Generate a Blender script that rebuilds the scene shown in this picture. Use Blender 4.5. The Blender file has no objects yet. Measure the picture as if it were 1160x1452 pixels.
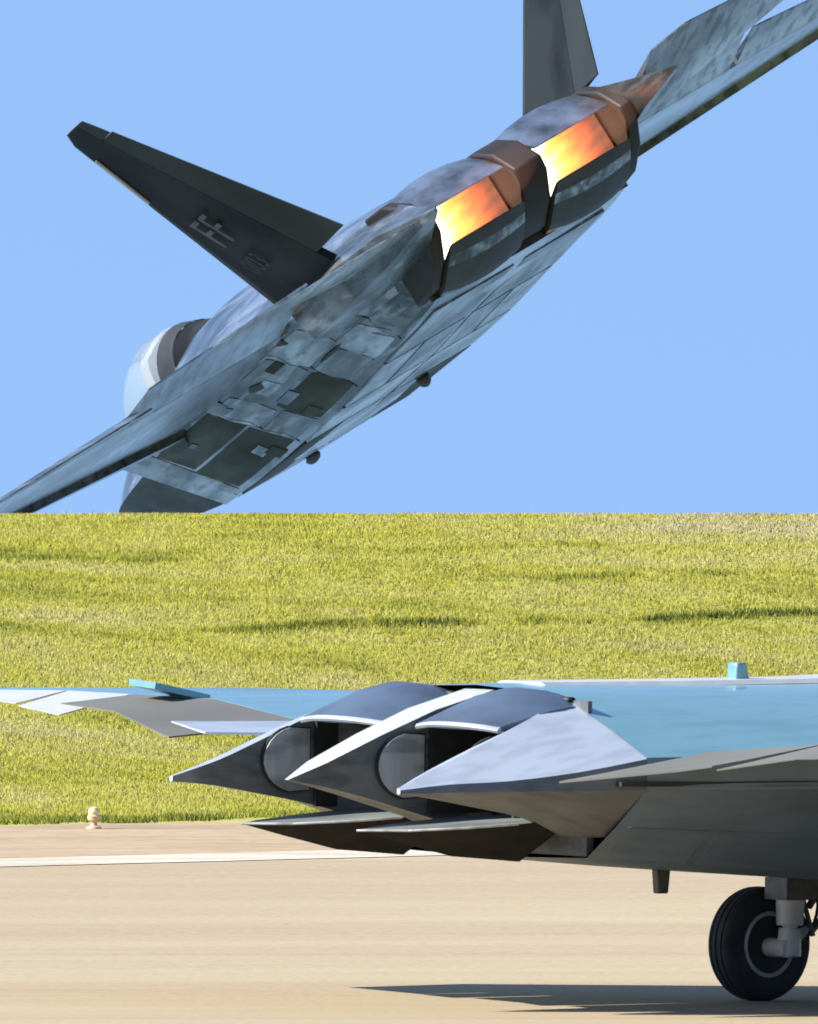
import bpy, bmesh, math, random
import numpy as np
from mathutils import Vector, Matrix
random.seed(7); rng = np.random.default_rng(7)
R = math.radians
SC = bpy.context.scene
COL = SC.collection

# ------------------------------------------------------------------ camera, sky, sun, exposure
CAM_Z = 3.785
cam_d = bpy.data.cameras.new('camera'); cam = bpy.data.objects.new('camera', cam_d); COL.objects.link(cam)
cam.location = (0, 0, CAM_Z); cam.rotation_euler = (R(90), 0, 0)
cam_d.sensor_fit = 'HORIZONTAL'; cam_d.sensor_width = 36.0; cam_d.lens = 1024.1
cam_d.clip_start = 1.0; cam_d.clip_end = 60000
cam_d.dof.use_dof = True; cam_d.dof.focus_distance = 212.0; cam_d.dof.aperture_fstop = 20.0      # long lens: everything very slightly soft
SC.camera = cam

SUN = Vector((-1.0, -0.17, 0.72)).normalized()          # towards the sun: high, over the photographer's left shoulder
w = bpy.data.worlds.new('World'); SC.world = w; w.use_nodes = True
nt = w.node_tree; nt.nodes.clear()
out = nt.nodes.new('ShaderNodeOutputWorld'); bg = nt.nodes.new('ShaderNodeBackground'); bg.inputs[1].default_value = 0.15
sky = nt.nodes.new('ShaderNodeTexSky'); sky.sky_type = 'NISHITA'; sky.sun_disc = False
sky.sun_elevation = math.asin(SUN.z); sky.sun_rotation = math.atan2(SUN.x, SUN.y)
sky.altitude = 0; sky.air_density = 1.0; sky.dust_density = 0.1; sky.ozone_density = 2.4
# the photograph looks up into the clear blue: the same even blue carries all the way down to the skyline
tc = nt.nodes.new('ShaderNodeTexCoord'); mp = nt.nodes.new('ShaderNodeVectorMath'); mp.operation = 'MULTIPLY_ADD'
mp.inputs[1].default_value = (1, 1, 0.75); mp.inputs[2].default_value = (0, 0, 0.42)
nt.links.new(tc.outputs['Generated'], mp.inputs[0]); nt.links.new(mp.outputs[0], sky.inputs[0])
nt.links.new(sky.outputs[0], bg.inputs[0]); nt.links.new(bg.outputs[0], out.inputs[0])

sl = bpy.data.lights.new('sun', 'SUN'); sl.energy = 5.0; sl.angle = R(0.5); sl.color = (1.0, 0.95, 0.86)
so = bpy.data.objects.new('sun', sl); COL.objects.link(so); so.rotation_euler = SUN.to_track_quat('Z', 'Y').to_euler()
so.location = (-60, 140, 90)

SC.view_settings.view_transform = 'Standard'; SC.view_settings.look = 'None'
SC.view_settings.gamma = 1.0; SC.view_settings.use_curve_mapping = False
SC.view_settings.exposure = 0.93
SC.cycles.max_bounces = 8

# ------------------------------------------------------------------ materials
def mat(name, base, rough=0.5, metal=0.0, col2=None, scale=(1, 1, 1), detail=6.0, lo=0.35, hi=0.65, spec=0.5,
        bump=0.0, bscale=20.0, coat=0.0, grime=0.0, coords='Object', rvar=0.0, smear=0.0):
    m = bpy.data.materials.new(name); m.use_nodes = True
    n = m.node_tree; b = n.nodes['Principled BSDF']
    b.inputs['Roughness'].default_value = rough; b.inputs['Metallic'].default_value = metal
    b.inputs['Specular IOR Level'].default_value = spec
    b.inputs['Coat Weight'].default_value = coat; b.inputs['Coat Roughness'].default_value = 0.12
    b.inputs['Base Color'].default_value = (*base, 1)
    t = n.nodes.new('ShaderNodeTexCoord'); mpn = n.nodes.new('ShaderNodeMapping')
    mpn.inputs['Scale'].default_value = scale
    n.links.new(t.outputs[coords], mpn.inputs[0])
    last = None
    if col2 is not None:
        nz = n.nodes.new('ShaderNodeTexNoise'); nz.inputs['Scale'].default_value = 1.0; nz.inputs['Detail'].default_value = detail
        n.links.new(mpn.outputs[0], nz.inputs[0])
        mr = n.nodes.new('ShaderNodeMapRange'); mr.inputs[1].default_value = lo; mr.inputs[2].default_value = hi
        n.links.new(nz.outputs[0], mr.inputs[0])
        mx = n.nodes.new('ShaderNodeMix'); mx.data_type = 'RGBA'
        mx.inputs[6].default_value = (*base, 1); mx.inputs[7].default_value = (*col2, 1)
        n.links.new(mr.outputs[0], mx.inputs[0]); last = mx.outputs[2]
        n.links.new(last, b.inputs['Base Color'])
        if rvar:
            m2 = n.nodes.new('ShaderNodeMapRange'); m2.inputs[1].default_value = 0.3; m2.inputs[2].default_value = 0.7
            m2.inputs[3].default_value = rough - rvar; m2.inputs[4].default_value = rough + rvar
            n.links.new(nz.outputs[0], m2.inputs[0]); n.links.new(m2.outputs[0], b.inputs['Roughness'])
    if smear and last is not None:
        g = n.nodes.new('ShaderNodeTexNoise'); g.inputs['Scale'].default_value = 1.0; g.inputs['Detail'].default_value = 5; g.inputs['Distortion'].default_value = 0.8
        gm = n.nodes.new('ShaderNodeMapping'); gm.inputs['Scale'].default_value = (0.55, 4.5, 4.5); gm.inputs['Location'].default_value = (3, 7, 1)
        n.links.new(t.outputs[coords], gm.inputs[0]); n.links.new(gm.outputs[0], g.inputs[0])
        gr = n.nodes.new('ShaderNodeMapRange'); gr.inputs[1].default_value = 0.52; gr.inputs[2].default_value = 0.66
        gr.inputs[3].default_value = 0; gr.inputs[4].default_value = smear
        n.links.new(g.outputs[0], gr.inputs[0])
        mg = n.nodes.new('ShaderNodeMix'); mg.data_type = 'RGBA'; mg.inputs[7].default_value = (0.55, 0.57, 0.60, 1)
        n.links.new(gr.outputs[0], mg.inputs[0]); n.links.new(last, mg.inputs[6]); n.links.new(mg.outputs[2], b.inputs['Base Color']); last = mg.outputs[2]
    if grime and last is not None:
        g = n.nodes.new('ShaderNodeTexNoise'); g.inputs['Scale'].default_value = 1.0; g.inputs['Detail'].default_value = 8
        gm = n.nodes.new('ShaderNodeMapping'); gm.inputs['Scale'].default_value = (1.6, 8, 8)
        n.links.new(t.outputs[coords], gm.inputs[0]); n.links.new(gm.outputs[0], g.inputs[0])
        gr = n.nodes.new('ShaderNodeMapRange'); gr.inputs[1].default_value = 0.47; gr.inputs[2].default_value = 0.62
        gr.inputs[3].default_value = 0; gr.inputs[4].default_value = grime
        n.links.new(g.outputs[0], gr.inputs[0])
        mg = n.nodes.new('ShaderNodeMix'); mg.data_type = 'RGBA'; mg.inputs[7].default_value = (0.03, 0.03, 0.025, 1)
        n.links.new(gr.outputs[0], mg.inputs[0]); n.links.new(last, mg.inputs[6]); n.links.new(mg.outputs[2], b.inputs['Base Color'])
    if bump:
        nb = n.nodes.new('ShaderNodeTexNoise'); nb.inputs['Scale'].default_value = bscale; nb.inputs['Detail'].default_value = 5
        n.links.new(t.outputs[coords], nb.inputs[0])
        bp = n.nodes.new('ShaderNodeBump'); bp.inputs['Strength'].default_value = bump; bp.inputs['Distance'].default_value = 0.02
        n.links.new(nb.outputs[0], bp.inputs['Height']); n.links.new(bp.outputs[0], b.inputs['Normal'])
    return m

M = {}
J = dict(metal=0.72, detail=3, grime=0.6, bump=0.22, bscale=2.0, rvar=0.08)
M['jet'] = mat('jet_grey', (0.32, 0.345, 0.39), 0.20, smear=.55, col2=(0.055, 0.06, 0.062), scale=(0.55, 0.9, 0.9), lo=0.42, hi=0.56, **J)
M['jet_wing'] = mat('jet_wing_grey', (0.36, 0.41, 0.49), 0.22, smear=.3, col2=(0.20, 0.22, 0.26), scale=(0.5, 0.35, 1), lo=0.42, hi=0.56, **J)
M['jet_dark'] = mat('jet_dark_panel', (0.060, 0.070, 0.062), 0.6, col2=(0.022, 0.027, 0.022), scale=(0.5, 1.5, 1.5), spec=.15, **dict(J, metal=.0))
M['jet_mid'] = mat('jet_mid_panel', (0.17, 0.185, 0.18), 0.30, smear=.5, col2=(0.05, 0.056, 0.05), scale=(0.9, 1.5, 1.5), **J)
M['jet_light'] = mat('jet_light_panel', (0.46, 0.48, 0.50), 0.28, smear=.6, col2=(0.12, 0.13, 0.13), scale=(0.9, 1.5, 1.5), **J)
M['jet_fin'] = mat('fin_grey', (0.016, 0.020, 0.021), 0.65, col2=(0.006, 0.007, 0.008), scale=(0.8, 0.8, 0.6), lo=0.42, hi=0.58, bump=0.05, metal=0.0, spec=.12)
M['jet_fin_edge'] = mat('fin_edge_grey', (0.024, 0.029, 0.028), 0.6, col2=(0.012, 0.015, 0.014), scale=(0.8, 0.8, 0.6), metal=0.0, spec=.2)
M['jet_tail'] = mat('tailplane_grey', (0.52, 0.53, 0.55), 0.36, smear=.3, col2=(0.22, 0.225, 0.24), scale=(0.5, 0.6, 1), lo=0.40, hi=0.62, **J)
M['edge'] = mat('edge_coating', (0.42, 0.42, 0.41), 0.4, col2=(0.3, 0.3, 0.3), scale=(2, 2, 2))
M['mark'] = mat('marking_paint', (0.075, 0.075, 0.055), 0.6, col2=(0.03, 0.03, 0.025), scale=(6, 6, 6))
M['pale'] = mat('pale_cockpit_trim', (0.75, 0.72, 0.69), 0.6, col2=(0.65, 0.63, 0.6), scale=(3, 3, 3))  # cream tone that carries the canopy's white highlight
M['seam'] = mat('dark_seam', (0.012, 0.012, 0.013), 0.6, col2=(0.02, 0.02, 0.02), scale=(4, 4, 4))
M['nozzle'] = mat('nozzle_metal', (0.34, 0.37, 0.42), 0.26, col2=(0.07, 0.075, 0.085), metal=0.8, scale=(1.2, 2.5, 2.5), bump=0.08, bscale=3, rvar=0.1)
M['nozzle_hot'] = mat('heat_stained_metal', (0.020, 0.013, 0.010), 0.6, col2=(0.010, 0.007, 0.006), metal=0.2, scale=(3, 3, 3), bump=0.08, bscale=5)
M['black'] = mat('sooty_black', (0.02, 0.02, 0.021), 0.55, col2=(0.035, 0.033, 0.03), scale=(5, 5, 5), metal=0.2)

def glass(name, tint, rough=0.02, trans=1.0, metal=0.0):
    m = bpy.data.materials.new(name); m.use_nodes = True; b = m.node_tree.nodes['Principled BSDF']
    b.inputs['Base Color'].default_value = (*tint, 1); b.inputs['Roughness'].default_value = rough
    b.inputs['Transmission Weight'].default_value = trans; b.inputs['IOR'].default_value = 1.25; b.inputs['Metallic'].default_value = metal
    return m
M['canopy'] = glass('pale_coated_canopy', (0.84, 0.91, 0.98), 0.05, 0.86)

def hot_liner():
    """glowing afterburner liner: white-yellow deep inside, orange to dark red towards the mouth (object x = metres from the mouth)"""
    m = bpy.data.materials.new('glowing_afterburner_liner'); m.use_nodes = True; n = m.node_tree; b = n.nodes['Principled BSDF']
    b.inputs['Base Color'].default_value = (0.05, 0.03, 0.02, 1); b.inputs['Roughness'].default_value = 0.6
    t = n.nodes.new('ShaderNodeTexCoord'); sp = n.nodes.new('ShaderNodeSeparateXYZ'); n.links.new(t.outputs['Object'], sp.inputs[0])
    mp_ = n.nodes.new('ShaderNodeMapping'); mp_.inputs['Scale'].default_value = (1.2, 9, 9); n.links.new(t.outputs['Object'], mp_.inputs[0])
    nz = n.nodes.new('ShaderNodeTexNoise'); nz.inputs['Scale'].default_value = 1.0; nz.inputs['Detail'].default_value = 7; n.links.new(mp_.outputs[0], nz.inputs[0])
    mr = n.nodes.new('ShaderNodeMapRange'); mr.inputs[1].default_value = 0.0; mr.inputs[2].default_value = 2.1; n.links.new(sp.outputs[0], mr.inputs[0])
    ad = n.nodes.new('ShaderNodeMath'); ad.operation = 'MULTIPLY_ADD'; ad.inputs[1].default_value = 0.50; n.links.new(nz.outputs[0], ad.inputs[0])
    su = n.nodes.new('ShaderNodeMath'); su.operation = 'SUBTRACT'; su.inputs[1].default_value = 0.20; n.links.new(mr.outputs[0], su.inputs[0]); n.links.new(su.outputs[0], ad.inputs[2])
    cr = n.nodes.new('ShaderNodeValToRGB'); e = cr.color_ramp
    e.elements[0].position = 0.0; e.elements[0].color = (0.12, 0.012, 0.002, 1)
    e.elements[1].position = 1.0; e.elements[1].color = (1.0, 0.92, 0.72, 1)
    for p, c in ((0.22, (0.5, 0.05, 0.006, 1)), (0.45, (1.0, 0.15, 0.010, 1)), (0.70, (1.0, 0.32, 0.03, 1)), (0.88, (1.0, 0.62, 0.16, 1))):
        x = e.elements.new(p); x.color = c
    n.links.new(ad.outputs[0], cr.inputs[0]); n.links.new(cr.outputs[0], b.inputs['Emission Color'])
    st = n.nodes.new('ShaderNodeMapRange'); st.inputs[1].default_value = 0.0; st.inputs[2].default_value = 0.9; st.inputs[3].default_value = 0.35; st.inputs[4].default_value = 1.7
    n.links.new(ad.outputs[0], st.inputs[0]); n.links.new(st.outputs[0], b.inputs['Emission Strength'])
    return m
M['hot'] = hot_liner()

# ------------------------------------------------------------------ mesh helpers
def mesh_obj(name, verts, faces, m, parent=None, sharp=28, mat2=None, fm=None):
    me = bpy.data.meshes.new(name); me.from_pydata([tuple(v) for v in verts], [], faces); me.update()
    bm = bmesh.new(); bm.from_mesh(me); bmesh.ops.recalc_face_normals(bm, faces=bm.faces); bm.to_mesh(me); bm.free()
    me.polygons.foreach_set('use_smooth', [True] * len(me.polygons))
    me.set_sharp_from_angle(angle=R(sharp))
    me.materials.append(m)
    if mat2: me.materials.append(mat2)
    if fm:
        for i in fm: me.polygons[i].material_index = 1
    o = bpy.data.objects.new(name, me); COL.objects.link(o)
    if parent: o.parent = parent
    return o

def bevel(o, wdt=0.01, seg=2):
    b = o.modifiers.new('bevel', 'BEVEL'); b.width = wdt; b.segments = seg; b.limit_method = 'ANGLE'; b.angle_limit = R(30)
    return o

def empty(name, label, cat, mw, group=None):
    o = bpy.data.objects.new(name, None); COL.objects.link(o); o.matrix_world = mw; o.empty_display_size = 0.3
    o['label'] = label; o['category'] = cat
    if group: o['group'] = group
    return o

def loft(rings, cap0=True, cap1=True):
    v = [p for r in rings for p in r]; n = len(rings[0]); f = []
    for i in range(len(rings) - 1):
        for j in range(n):
            a = i * n + j; b_ = i * n + (j + 1) % n
            f.append((a, b_, b_ + n, a + n))
    if cap0: f.append(tuple(range(n)))
    if cap1: f.append(tuple((len(rings) - 1) * n + j for j in range(n)))
    return v, f

def densify(rows, k=4):
    """smooth (Catmull-Rom) in-between sections for rows of equal length tuples"""
    a = np.array(rows, float); o = []
    for i in range(len(a) - 1):
        p0 = a[max(i - 1, 0)]; p1 = a[i]; p2 = a[i + 1]; p3 = a[min(i + 2, len(a) - 1)]
        for t in np.arange(k) / k:
            o.append(0.5 * ((2 * p1) + (p2 - p0) * t + (2 * p0 - 5 * p1 + 4 * p2 - p3) * t * t + (3 * p1 - p0 - 3 * p2 + p3) * t ** 3))
    o.append(a[-1]); return o

def prism(poly, n, th):
    """closed plate: polygon of 3-D points, given thickness along n (both sides)"""
    n = Vector(n).normalized() * th / 2
    v = [Vector(p) + n for p in poly] + [Vector(p) - n for p in poly]; k = len(poly)
    f = [tuple(range(k)), tuple(range(2 * k - 1, k - 1, -1))] + [(i, i + k, (i + 1) % k + k, (i + 1) % k) for i in range(k)]
    return v, f

def tube(p0, p1, r0, r1=None, seg=12):
    p0 = Vector(p0); p1 = Vector(p1); r1 = r0 if r1 is None else r1
    d = (p1 - p0).normalized(); a = d.orthogonal().normalized(); b_ = d.cross(a)
    ring = lambda p, r: [p + (a * math.cos(t) + b_ * math.sin(t)) * r for t in [2 * math.pi * i / seg for i in range(seg)]]
    return loft([ring(p0, r0), ring(p1, r1)])

def lathe(center, axis, prof, seg=40):
    """prof: list of (radius, offset along axis)"""
    c = Vector(center); d = Vector(axis).normalized(); a = d.orthogonal().normalized(); b_ = d.cross(a)
    rings = [[c + d * h + (a * math.cos(t) + b_ * math.sin(t)) * r for t in [2 * math.pi * i / seg for i in range(seg)]] for r, h in prof]
    return loft(rings)

def box(x0, x1, y0, y1, z0, z1):
    v = [(x, y, z) for x in (x0, x1) for y in (y0, y1) for z in (z0, z1)]
    return v, [(0, 1, 3, 2), (4, 6, 7, 5), (0, 4, 5, 1), (2, 3, 7, 6), (0, 2, 6, 4), (1, 5, 7, 3)]

def join(*vf):
    V = []; F = []
    for v, f in vf:
        k = len(V); V += list(v); F += [tuple(i + k for i in q) for q in f]
    return V, F

CH = [0, .015, .05, .12, .25, .4, .55, .7, .85, .95, 1.0]
def tdist(c): return 3.0 * (0.2969 * math.sqrt(c) - 0.126 * c - 0.3516 * c * c + 0.2843 * c ** 3 - 0.1015 * c ** 4)
def surface(stations, nrm, c0=0.0, c1=1.0, hinge=None, k=3):
    """lifting surface between chord fractions c0..c1. stations: (LE, TE, thickness); nrm: thickness direction; hinge: (deg) deflects about its own front edge"""
    cs = [c0] + [c for c in CH if c0 + .01 < c < c1 - .01] + [c1]
    st = []
    for i in range(len(stations) - 1):
        for t in np.arange(k) / k:
            st.append(tuple(Vector(stations[i][q]).lerp(Vector(stations[i + 1][q]), t) for q in (0, 1)) + (stations[i][2] * (1 - t) + stations[i + 1][2] * t,))
    st.append((Vector(stations[-1][0]), Vector(stations[-1][1]), stations[-1][2]))
    n = Vector(nrm).normalized(); rings = []
    for le, te, th in st:
        up = [le.lerp(te, c) + n * th * max(tdist(c), .035) for c in cs]; lo_ = [le.lerp(te, c) - n * th * max(tdist(c), .035) for c in cs]
        rings.append(up + lo_[::-1])
    if hinge:
        pa = st[0][0].lerp(st[0][1], c0); pb = st[-1][0].lerp(st[-1][1], c0); ax = (pb - pa).normalized()
        rm = Matrix.Rotation(R(hinge), 3, ax)
        rings = [[pa + rm @ (p - pa) for p in r] for r in rings]
    return loft(rings)

# ------------------------------------------------------------------ the setting: valley, bank, verge, taxiway
def toe(x):  return 231.3 + max(-12, min(9.0, 0.9 * (x + 2.2)))
CREST = 249.6
def ground_z(x, d):
    base = 0.015 * max(0.0, d - 180.0)
    t = toe(x)
    if d <= t: return base
    zt = 0.015 * (t - 180.0); top = CAM_Z - 0.03
    if d <= CREST:
        u = (d - t) / (CREST - t); u2 = u * 0.55 + 0.45 * (u * u * (3 - 2 * u))
        return zt + (top - zt) * u2 + 0.03 * math.sin(d * 2.1 + x * .35) * u * (1 - u) * 2
    e = d - CREST
    return max(-16.0, top - 0.02 * e - 0.055 * e * e) if e < 12 else max(-16.0, top - .24 - 7.92 - (e - 12) * 1.2)

def ramp(name, cols):
    return cols

def ground_mat(name, cA, cB, cC, scale, rough=0.9, bump=0.3, bscale=9.0, marks=0.0):
    m = bpy.data.materials.new(name); m.use_nodes = True; n = m.node_tree; b = n.nodes['Principled BSDF']
    b.inputs['Roughness'].default_value = rough; b.inputs['Specular IOR Level'].default_value = 0.2
    t = n.nodes.new('ShaderNodeTexCoord'); mp_ = n.nodes.new('ShaderNodeMapping'); mp_.inputs['Scale'].default_value = scale
    mp_.inputs['Rotation'].default_value = (0, 0, R(-41))
    n.links.new(t.outputs['Object'], mp_.inputs[0])
    nz = n.nodes.new('ShaderNodeTexNoise'); nz.inputs['Scale'].default_value = 1; nz.inputs['Detail'].default_value = 9; nz.inputs['Roughness'].default_value = 0.62
    n.links.new(mp_.outputs[0], nz.inputs[0])
    cr = n.nodes.new('ShaderNodeValToRGB'); e = cr.color_ramp
    e.elements[0].position = 0.32; e.elements[0].color = (*cA, 1); e.elements[1].position = 0.68; e.elements[1].color = (*cC, 1)
    x = e.elements.new(0.5); x.color = (*cB, 1)
    n.links.new(nz.outputs[0], cr.inputs[0])
    f = n.nodes.new('ShaderNodeTexNoise'); f.inputs['Scale'].default_value = bscale; f.inputs['Detail'].default_value = 8; n.links.new(t.outputs['Object'], f.inputs[0])
    mx = n.nodes.new('ShaderNodeMix'); mx.data_type = 'RGBA'; mx.blend_type = 'MULTIPLY'; mx.inputs[0].default_value = 0.5
    fr = n.nodes.new('ShaderNodeMapRange'); fr.inputs[1].default_value = 0.3; fr.inputs[2].default_value = 0.7; fr.inputs[3].default_value = 0.72; fr.inputs[4].default_value = 1.15
    n.links.new(f.outputs[0], fr.inputs[0]); n.links.new(cr.outputs[0], mx.inputs[6]); n.links.new(fr.outputs[0], mx.inputs[7])
    n.links.new(mx.outputs[2], b.inputs['Base Color'])
    if marks:
        m3 = n.nodes.new('ShaderNodeMapping'); m3.inputs['Scale'].default_value = (.02, 1.1, 1); m3.inputs['Rotation'].default_value = (0, 0, R(-41)); n.links.new(t.outputs['Object'], m3.inputs[0])
        k1 = n.nodes.new('ShaderNodeTexNoise'); k1.inputs['Scale'].default_value = 1; k1.inputs['Detail'].default_value = 6; n.links.new(m3.outputs[0], k1.inputs[0])
        k2 = n.nodes.new('ShaderNodeMapRange'); k2.inputs[1].default_value = 0.56; k2.inputs[2].default_value = 0.74; k2.inputs[3].default_value = 0; k2.inputs[4].default_value = marks; n.links.new(k1.outputs[0], k2.inputs[0])
        k3 = n.nodes.new('ShaderNodeMix'); k3.data_type = 'RGBA'; k3.inputs[7].default_value = (.16, .13, .10, 1)
        n.links.new(k2.outputs[0], k3.inputs[0]); n.links.new(mx.outputs[2], k3.inputs[6]); n.links.new(k3.outputs[2], b.inputs['Base Color'])
    bp = n.nodes.new('ShaderNodeBump'); bp.inputs['Strength'].default_value = bump; bp.inputs['Distance'].default_value = 0.02
    n.links.new(f.outputs[0], bp.inputs['Height']); n.links.new(bp.outputs[0], b.inputs['Normal'])
    return m
M['soil'] = ground_mat('grassy_ground', (0.33, 0.33, 0.075), (0.39, 0.38, 0.09), (0.44, 0.40, 0.14), (0.35, 0.35, 0.35))
M['paving'] = ground_mat('sandy_concrete', (0.385, 0.29, 0.19), (0.415, 0.33, 0.215), (0.44, 0.37, 0.235), (0.06, 0.30, 1), bump=0.2, bscale=14, marks=.14)
M['verge'] = ground_mat('dry_verge', (0.35, 0.245, 0.155), (0.41, 0.305, 0.195), (0.44, 0.355, 0.23), (0.5, 1.3, 1), bump=0.4, bscale=5)
M['line'] = ground_mat('worn_white_paint', (0.44, 0.36, 0.25), (0.54, 0.48, 0.38), (0.66, 0.62, 0.56), (0.4, 1.2, 1), bump=0.1)

def sheet(name, xs, ds, zf, m, parent=None):
    v = [(x, d, zf(x, d)) for d in ds for x in xs]; n = len(xs)
    f = [(j * n + i, j * n + i + 1, (j + 1) * n + i + 1, (j + 1) * n + i) for j in range(len(ds) - 1) for i in range(n - 1)]
    o = mesh_obj(name, v, f, m, parent, sharp=180); o['kind'] = 'structure'; return o
far = [-30000, -9000, -3000, -900, -300, -120, -60, -35]
xs = far + list(np.linspace(-24, 24, 49)) + [-x for x in far[::-1]]
ds = [-3000, -600, -100, 0, 60, 120, 160, 180, 190, 200, 210, 218] + list(np.linspace(222, 262, 81)) + [266, 272, 280, 300, 360, 500, 900, 2000, 6000, 15000, 40000]
sheet('ground', xs, ds, lambda x, d: ground_z(x, d) - 0.012, M['soil'])

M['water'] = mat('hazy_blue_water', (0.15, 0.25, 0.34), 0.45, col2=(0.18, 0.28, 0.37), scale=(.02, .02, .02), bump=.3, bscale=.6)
sheet('water', [-30000, -3000, -300, 0, 300, 3000, 30000], [263, 280, 400, 1500, 8000, 40000], lambda x, d: -14.0, M['water'])  # unseen sheet, added behind the crest to throw blue light on the jet's belly

AX = Vector((math.cos(R(41)), math.sin(R(41)), 0)); AN = Vector((-AX.y, AX.x, 0))        # along / across the taxiway
P_LINE = Vector((-3.78, 215.3, 0)); 
def strip(name, off0, off1, m, lift, u0=-70, u1=50, nu=61, nv=6, kind='structure', edge=0.0):
    """band parallel to the taxiway; offsets measured across it from the white edge line"""
    v = []; f = []
    offs = np.linspace(off0, off1, nv)
    for o_ in offs:
        for i, u in enumerate(np.linspace(u0, u1, nu)):
            wob = edge * (math.sin(u * 1.7) + .6 * math.sin(u * 4.3 + 1)) if o_ == offs[-1] else 0
            p = P_LINE + AX * u + AN * (o_ + wob); z = 0.015 * max(0, p.y - 180.0)
            v.append((p.x, p.y, z + lift))
    for j in range(nv - 1):
        for i in range(nu - 1):
            a = j * nu + i; f.append((a, a + 1, a + nu + 1, a + nu))
    ob = mesh_obj(name, v, f, m, None, sharp=180); ob['kind'] = kind; return ob
strip('taxiway', -62, 0.6, M['paving'], 0.0, -160, 120, 141, 40)
strip('verge', 0.6, 9.2, M['verge'], 0.002, -60, 45, 106, 10, edge=0.25)
strip('edge_line', -0.8, 1.1, M['line'], 0.006)

# grass blades on the bank: real blades, one mass
def grass():
    m = bpy.data.materials.new('grass_blades'); m.use_nodes = True; n = m.node_tree; b = n.nodes['Principled BSDF']
    at = n.nodes.new('ShaderNodeAttribute'); at.attribute_name = 'tone'
    cr = n.nodes.new('ShaderNodeValToRGB'); e = cr.color_ramp
    e.elements[0].position = 0; e.elements[0].color = (0.06, 0.10, 0.014, 1)
    e.elements[1].position = 1; e.elements[1].color = (0.70, 0.62, 0.34, 1)
    for p, c in ((0.25, (0.36, 0.38, 0.045, 1)), (0.5, (0.63, 0.60, 0.085, 1)), (0.75, (0.68, 0.62, 0.20, 1))):
        x = e.elements.new(p); x.color = c
    n.links.new(at.outputs['Fac'], cr.inputs[0]); n.links.new(cr.outputs[0], b.inputs['Base Color'])
    b.inputs['Roughness'].default_value = 0.65; b.inputs['Specular IOR Level'].default_value = 0.25
    gn = n.nodes.new('ShaderNodeNewGeometry'); vm = n.nodes.new('ShaderNodeVectorMath'); vm.operation = 'MULTIPLY_ADD'
    vm.inputs[1].default_value = (.22, .22, .22); vm.inputs[2].default_value = (0, -.12, .8); n.links.new(gn.outputs['Normal'], vm.inputs[0])
    vz = n.nodes.new('ShaderNodeVectorMath'); vz.operation = 'NORMALIZE'; n.links.new(vm.outputs[0], vz.inputs[0]); n.links.new(vz.outputs[0], b.inputs['Normal'])
    tr = n.nodes.new('ShaderNodeBsdfTranslucent'); n.links.new(cr.outputs[0], tr.inputs[0])
    ms = n.nodes.new('ShaderNodeMixShader'); ms.inputs[0].default_value = 0.35
    n.links.new(b.outputs[0], ms.inputs[1]); n.links.new(tr.outputs[0], ms.inputs[2])
    n.links.new(ms.outputs[0], n.nodes['Material Output'].inputs[0])
    N = 1480000
    x = rng.uniform(-12, 12, N); d = rng.uniform(222.0, 250.6, N)
    toe_v = 231.3 + np.clip(0.9 * (x + 2.2), -12, 9.0)
    edge = toe_v - 1.3 + 0.35 * np.sin(x * 3.1) + 0.25 * np.sin(x * 7.7 + 1) + rng.normal(0, .25, N)
    keep = d > edge; x = x[keep]; d = d[keep]; toe_v = toe_v[keep]; N = len(x)
    u = np.clip((d - toe_v) / (CREST - toe_v), 0, 1); u2 = u * .55 + .45 * (u * u * (3 - 2 * u))
    zt = 0.015 * (toe_v - 180); top = CAM_Z - .03
    z = zt + (top - zt) * u2 + 0.03 * np.sin(d * 2.1 + x * .35) * u * (1 - u) * 2
    z = np.where(d < toe_v, 0.015 * (d - 180), z)
    e2 = np.maximum(0, d - CREST); z = np.where(d > CREST, top - .02 * e2 - .055 * e2 * e2, z)
    # value noise helper for clumps and mowing bands
    def vn(px, py, seed):
        r_ = np.random.default_rng(seed); g = r_.uniform(0, 1, (256, 256))
        ix = np.floor(px).astype(int); iy = np.floor(py).astype(int); fx = px - ix; fy = py - iy
        fx = fx * fx * (3 - 2 * fx); fy = fy * fy * (3 - 2 * fy); G = lambda a, c: g[a % 256, c % 256]
        return (G(ix, iy) * (1 - fx) + G(ix + 1, iy) * fx) * (1 - fy) + (G(ix, iy + 1) * (1 - fx) + G(ix + 1, iy + 1) * fx) * fy
    tilt = d - 0.10 * x                                       # bands run slightly askew across the bank
    tone = 0.54 + 0.34 * (vn(x * .25, tilt * 1.1, 1) - .5) + 0.30 * (vn(x * .7 + 9, tilt * 3.2, 2) - .5) + 0.15 * (vn(x * 5, d * 5, 3) - .5) + 0.2 * (vn(x * 1.6, d * 1.3, 8) - .5) + rng.normal(0, .035, N)
    tone += 0.30 * np.clip((u - .60) / .40, 0, 1) * np.clip((x + 1) / 4, 0, 1) + .10 * np.clip((u - .75) / .25, 0, 1)
    tone += 0.16 * np.exp(-((u - .40) / .05) ** 2)
    h = 0.010 + 0.018 * vn(x * 4, d * 4, 4) + rng.uniform(0, .016, N)
    h = h + (rng.uniform(0, 1, N) < .01) * rng.uniform(.01, .06, N) * vn(x * 1.1, d * .8, 12)
    def furrow(u0, sl, x0, x1, wd, dep, hh, seed):
        nonlocal tone, h, z
        c = u0 + sl * x + .012 * (vn(x * 1.3, x * 0 + 3, seed) - .5)
        a = np.exp(-((u - c) / wd) ** 2) * np.clip((x - x0) / 1.0, 0, 1) * np.clip((x1 - x) / .8, 0, 1) * np.clip(vn(x * 2.2, x * 0 + 7, seed + 1) * 1.8 - .25, 0, 1)
        tone -= dep * a; h += hh * a
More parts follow.
